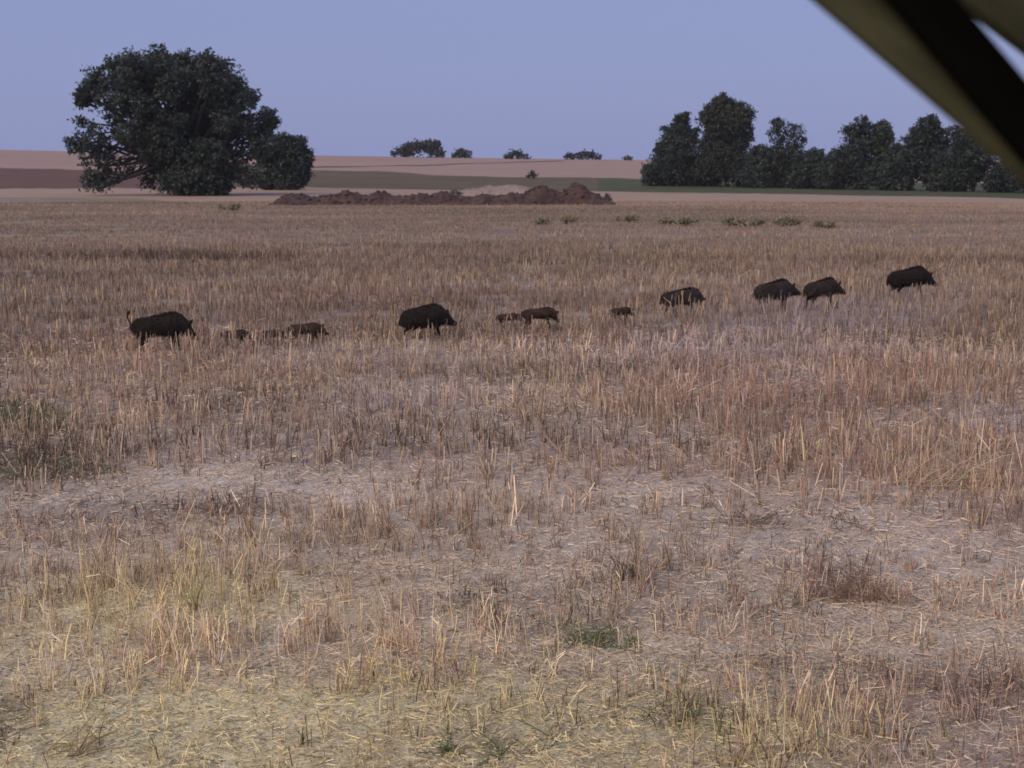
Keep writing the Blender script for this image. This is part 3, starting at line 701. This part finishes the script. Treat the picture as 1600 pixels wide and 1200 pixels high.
plant('dead_weed', 1560, 1080, .22, .42, 420, rd + dk, 'flattened rust brown dead weed at the right edge near the bottom', 'weed', 1.0, .006)
plant('dead_weed', 300, 800, .28, .60, 420, dk + rd, 'spreading dark dead weed in front of the bare patch at the left', 'weed', .9, .008)
plant('dead_weed', 60, 745, .30, .55, 420, dk + gr, 'dark greenish dead weed mass near the left edge', 'weed', .8, .010)
plant('dead_weed', 1215, 818, .20, .50, 300, dk + rd, 'low dark dead weed on the pale soil right of centre', 'weed', 1.0, .008)
plant('dead_weed', 1245, 1050, .14, .50, 320, dk, 'dark flattened weed mat between the rust weed and the bottom', 'weed', 1.15, .006)
plant('dead_weed', 1175, 960, .16, .32, 260, [(.26, .23, .19), (.2, .17, .13)], 'grey brown dead weed left of and below the rust brown one', 'weed', 1.0, .006)
plant('dead_weed', 12, 1148, .18, .14, 160, dk, 'dark clump of dead weed at the left edge near the bottom', 'weed', .9, .006)
plant('dead_weed', 1200, 1035, .16, .2, 120, dk + st_, 'small dark tuft above the yellow stubble at the lower right', 'weed', .8, .006)
plant('straw_sheaf', 1420, 760, .75, .20, 60, st_, 'bundle of long straw leaning over to the right at the right side', 'straw', .95, .009, flat=.1, az=.2, branch=0)
plant('straw_sheaf', 1475, 755, .62, .40, 70, st_, 'fan of upright tall straw right of the leaning bundle', 'straw', .28, .009, branch=0)
plant('straw_sheaf', 300, 955, .50, .05, 18, [(.40, .38, .17), PAL['yel']], 'tallest yellow green straw tuft in the lower left', 'straw', .25, .010, branch=.2)
plant('straw_sheaf', 365, 1055, .30, .03, 9, [PAL['pale']], 'pale forked straw standing out at the lower left', 'straw', .35, .008, branch=.4)
plant('straw_sheaf', 240, 1000, .34, .5, 130, yl, 'golden patch of close straw at the lower left', 'straw', .18, .007, branch=.1)
plant('straw_sheaf', 640, 1070, .28, .32, 70, rd + yl, 'orange tinted straw tuft below the centre left', 'straw', .2, .007, branch=.2)
plant('straw_sheaf', 1195, 1190, .28, .28, 80, yl + rd, 'golden straw tuft at the bottom right of centre', 'straw', .25, .008, branch=.2)
plant('straw_sheaf', 505, 848, .36, .22, 46, st_, 'tuft of tall pale straw left of centre', 'straw', .35, .009, branch=.1)
plant('straw_sheaf', 580, 852, .34, .20, 40, st_, 'tuft of pale straw right beside the tall tuft left of centre', 'straw', .3, .008, branch=.1)
plant('straw_sheaf', 735, 860, .28, .20, 36, st_, 'open tuft of pale straw just left of the picture centre', 'straw', .35, .008, branch=.1)
plant('straw_sheaf', 985, 905, .34, .20, 60, st_ + dk, 'dense pale and dark straw tuft above the bushy green weed', 'straw', .4, .008, branch=.2)
plant('straw_sheaf', 630, 955, .12, .32, 60, st_, 'broken straws lying flat on the bare patch left of centre', 'straw', 1.35, .006, branch=0)
plant('straw_sheaf', 110, 1180, .30, .10, 26, [(.3, .22, .12)], 'slanting brown straws at the bottom left corner', 'straw', .9, .007, az=.5, branch=0)
plant('straw_sheaf', 215, 760, .5, .06, 8, st_, 'few thin long straws at the left middle', 'straw', .5, .008, branch=.1)

# ------------------------------------------------------------------ the hide the photograph was taken from: brace, roof edge, post
def ray_pt(px, py, d):
    x, y, z = ray(px, py); return Vector((x, y, z)) * d + Vector((0, 0, CAM_H))
def beam(name, a, b, up, w_, t_, m, parent, ext=(1.0, 1.0)):
    """square sawn timber from a to b; 'up' is the direction of its width"""
    d = (b - a).normalized(); a = a - d * ext[0]; b = b + d * ext[1]
    up = (up - d * up.dot(d)).normalized(); sd_ = d.cross(up)
    L = (b - a).length; bm = bmesh.new(); bmesh.ops.create_cube(bm, size=1)
    for v in bm.verts: v.co = Vector((v.co.x * L, v.co.y * w_, v.co.z * t_))
    bmesh.ops.bevel(bm, geom=bm.edges[:], offset=.004, segments=2, affect='EDGES')
    me = bpy.data.meshes.new(name); bm.to_mesh(me); bm.free()
    o = link(name, me, m, parent)
    mw = Matrix((d, up, sd_)).transposed().to_4x4(); mw.translation = (a + b) / 2
    o.matrix_world = (Matrix.Translation(parent.location).inverted() @ mw) if parent else mw
    if parent: o.matrix_parent_inverse = Matrix.Identity(4); o.matrix_local = Matrix.Translation(-parent.location) @ mw
    return o
D0 = 1.6
a1, a2 = ray_pt(1265, 0, D0), ray_pt(1600, 288, D0)
n1 = ray_pt(1370, -2, D0 + .012); n2 = ray_pt(1600, 232, D0 + .012)
view = Vector((0, 1, 0))
ax = (a2 - a1).normalized(); perp = ax.cross(view).normalized()
if perp.z < 0: perp = -perp
w1 = abs((n1 - a1).dot(perp)) ; w1b = abs((n2 - a2).dot(perp))
br = empty('diagonal_brace', (a1 + a2) / 2, label='blurred olive diagonal timber brace, its shaded face coloured black, across the top right corner', cat='beam')
wf = .068
beam('olive_board', a1 + perp * (wf / 2 + .001), a2 + perp * (wf / 2 + .001), perp, wf, .010, M['olive'], br, (1.1, .55))
pb = a2 + ax * .55 + Vector((.03, .05, 0))
beam('corner_post', Vector((pb.x, pb.y, .0)), Vector((pb.x, pb.y, 4.9)), Vector((1, 0, 0)), .09, .09, M['olive'], br, (.3, 0))
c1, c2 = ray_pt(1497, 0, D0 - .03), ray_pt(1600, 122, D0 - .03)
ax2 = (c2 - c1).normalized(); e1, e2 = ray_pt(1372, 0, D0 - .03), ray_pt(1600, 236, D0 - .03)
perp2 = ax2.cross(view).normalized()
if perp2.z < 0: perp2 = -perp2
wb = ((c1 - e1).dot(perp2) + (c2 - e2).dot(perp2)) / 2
beam('shaded_face', c1 - perp2 * wb / 2, c2 - perp2 * wb / 2, perp2, wb, .014, M['black'], br, (1.0, .62))  # separate board for the brace's shaded face, its shade held in the colour
g1, g2 = ray_pt(1514, 18, D0 + .35), ray_pt(1600, 83, D0 + .35)
ax3 = (g2 - g1).normalized(); perp3 = ax3.cross(view).normalized()
if perp3.z < 0: perp3 = -perp3
rb = empty('roof_edge_board', (g1 + g2) / 2, label='dull olive roof board in the very top right corner, beyond the sliver of sky', cat='board')
beam('board', g1 + perp3 * .11, g2 + perp3 * .11, perp3, .22, .03, M['olive'], rb, (.45, .9))

# ------------------------------------------------------------------ thin evening haze
bm = bmesh.new(); bmesh.ops.create_cube(bm, size=1)
for v in bm.verts: v.co = Vector((v.co.x * 2600, v.co.y * 2600, v.co.z * 48 + 15))
me = bpy.data.meshes.new('haze'); bm.to_mesh(me); bm.free()
hm = bpy.data.materials.new('haze_air'); hm.use_nodes = True; hn = hm.node_tree
hn.nodes.remove(hn.nodes['Principled BSDF'])
pv = hn.nodes.new('ShaderNodeVolumePrincipled'); pv.inputs['Density'].default_value = 0.00009; pv.inputs['Color'].default_value = (.85, .88, 1, 1)
pv.inputs['Anisotropy'].default_value = 0.0
hn.links.new(pv.outputs[0], hn.nodes['Material Output'].inputs['Volume'])
tag(link('haze', me, hm), kind='stuff')
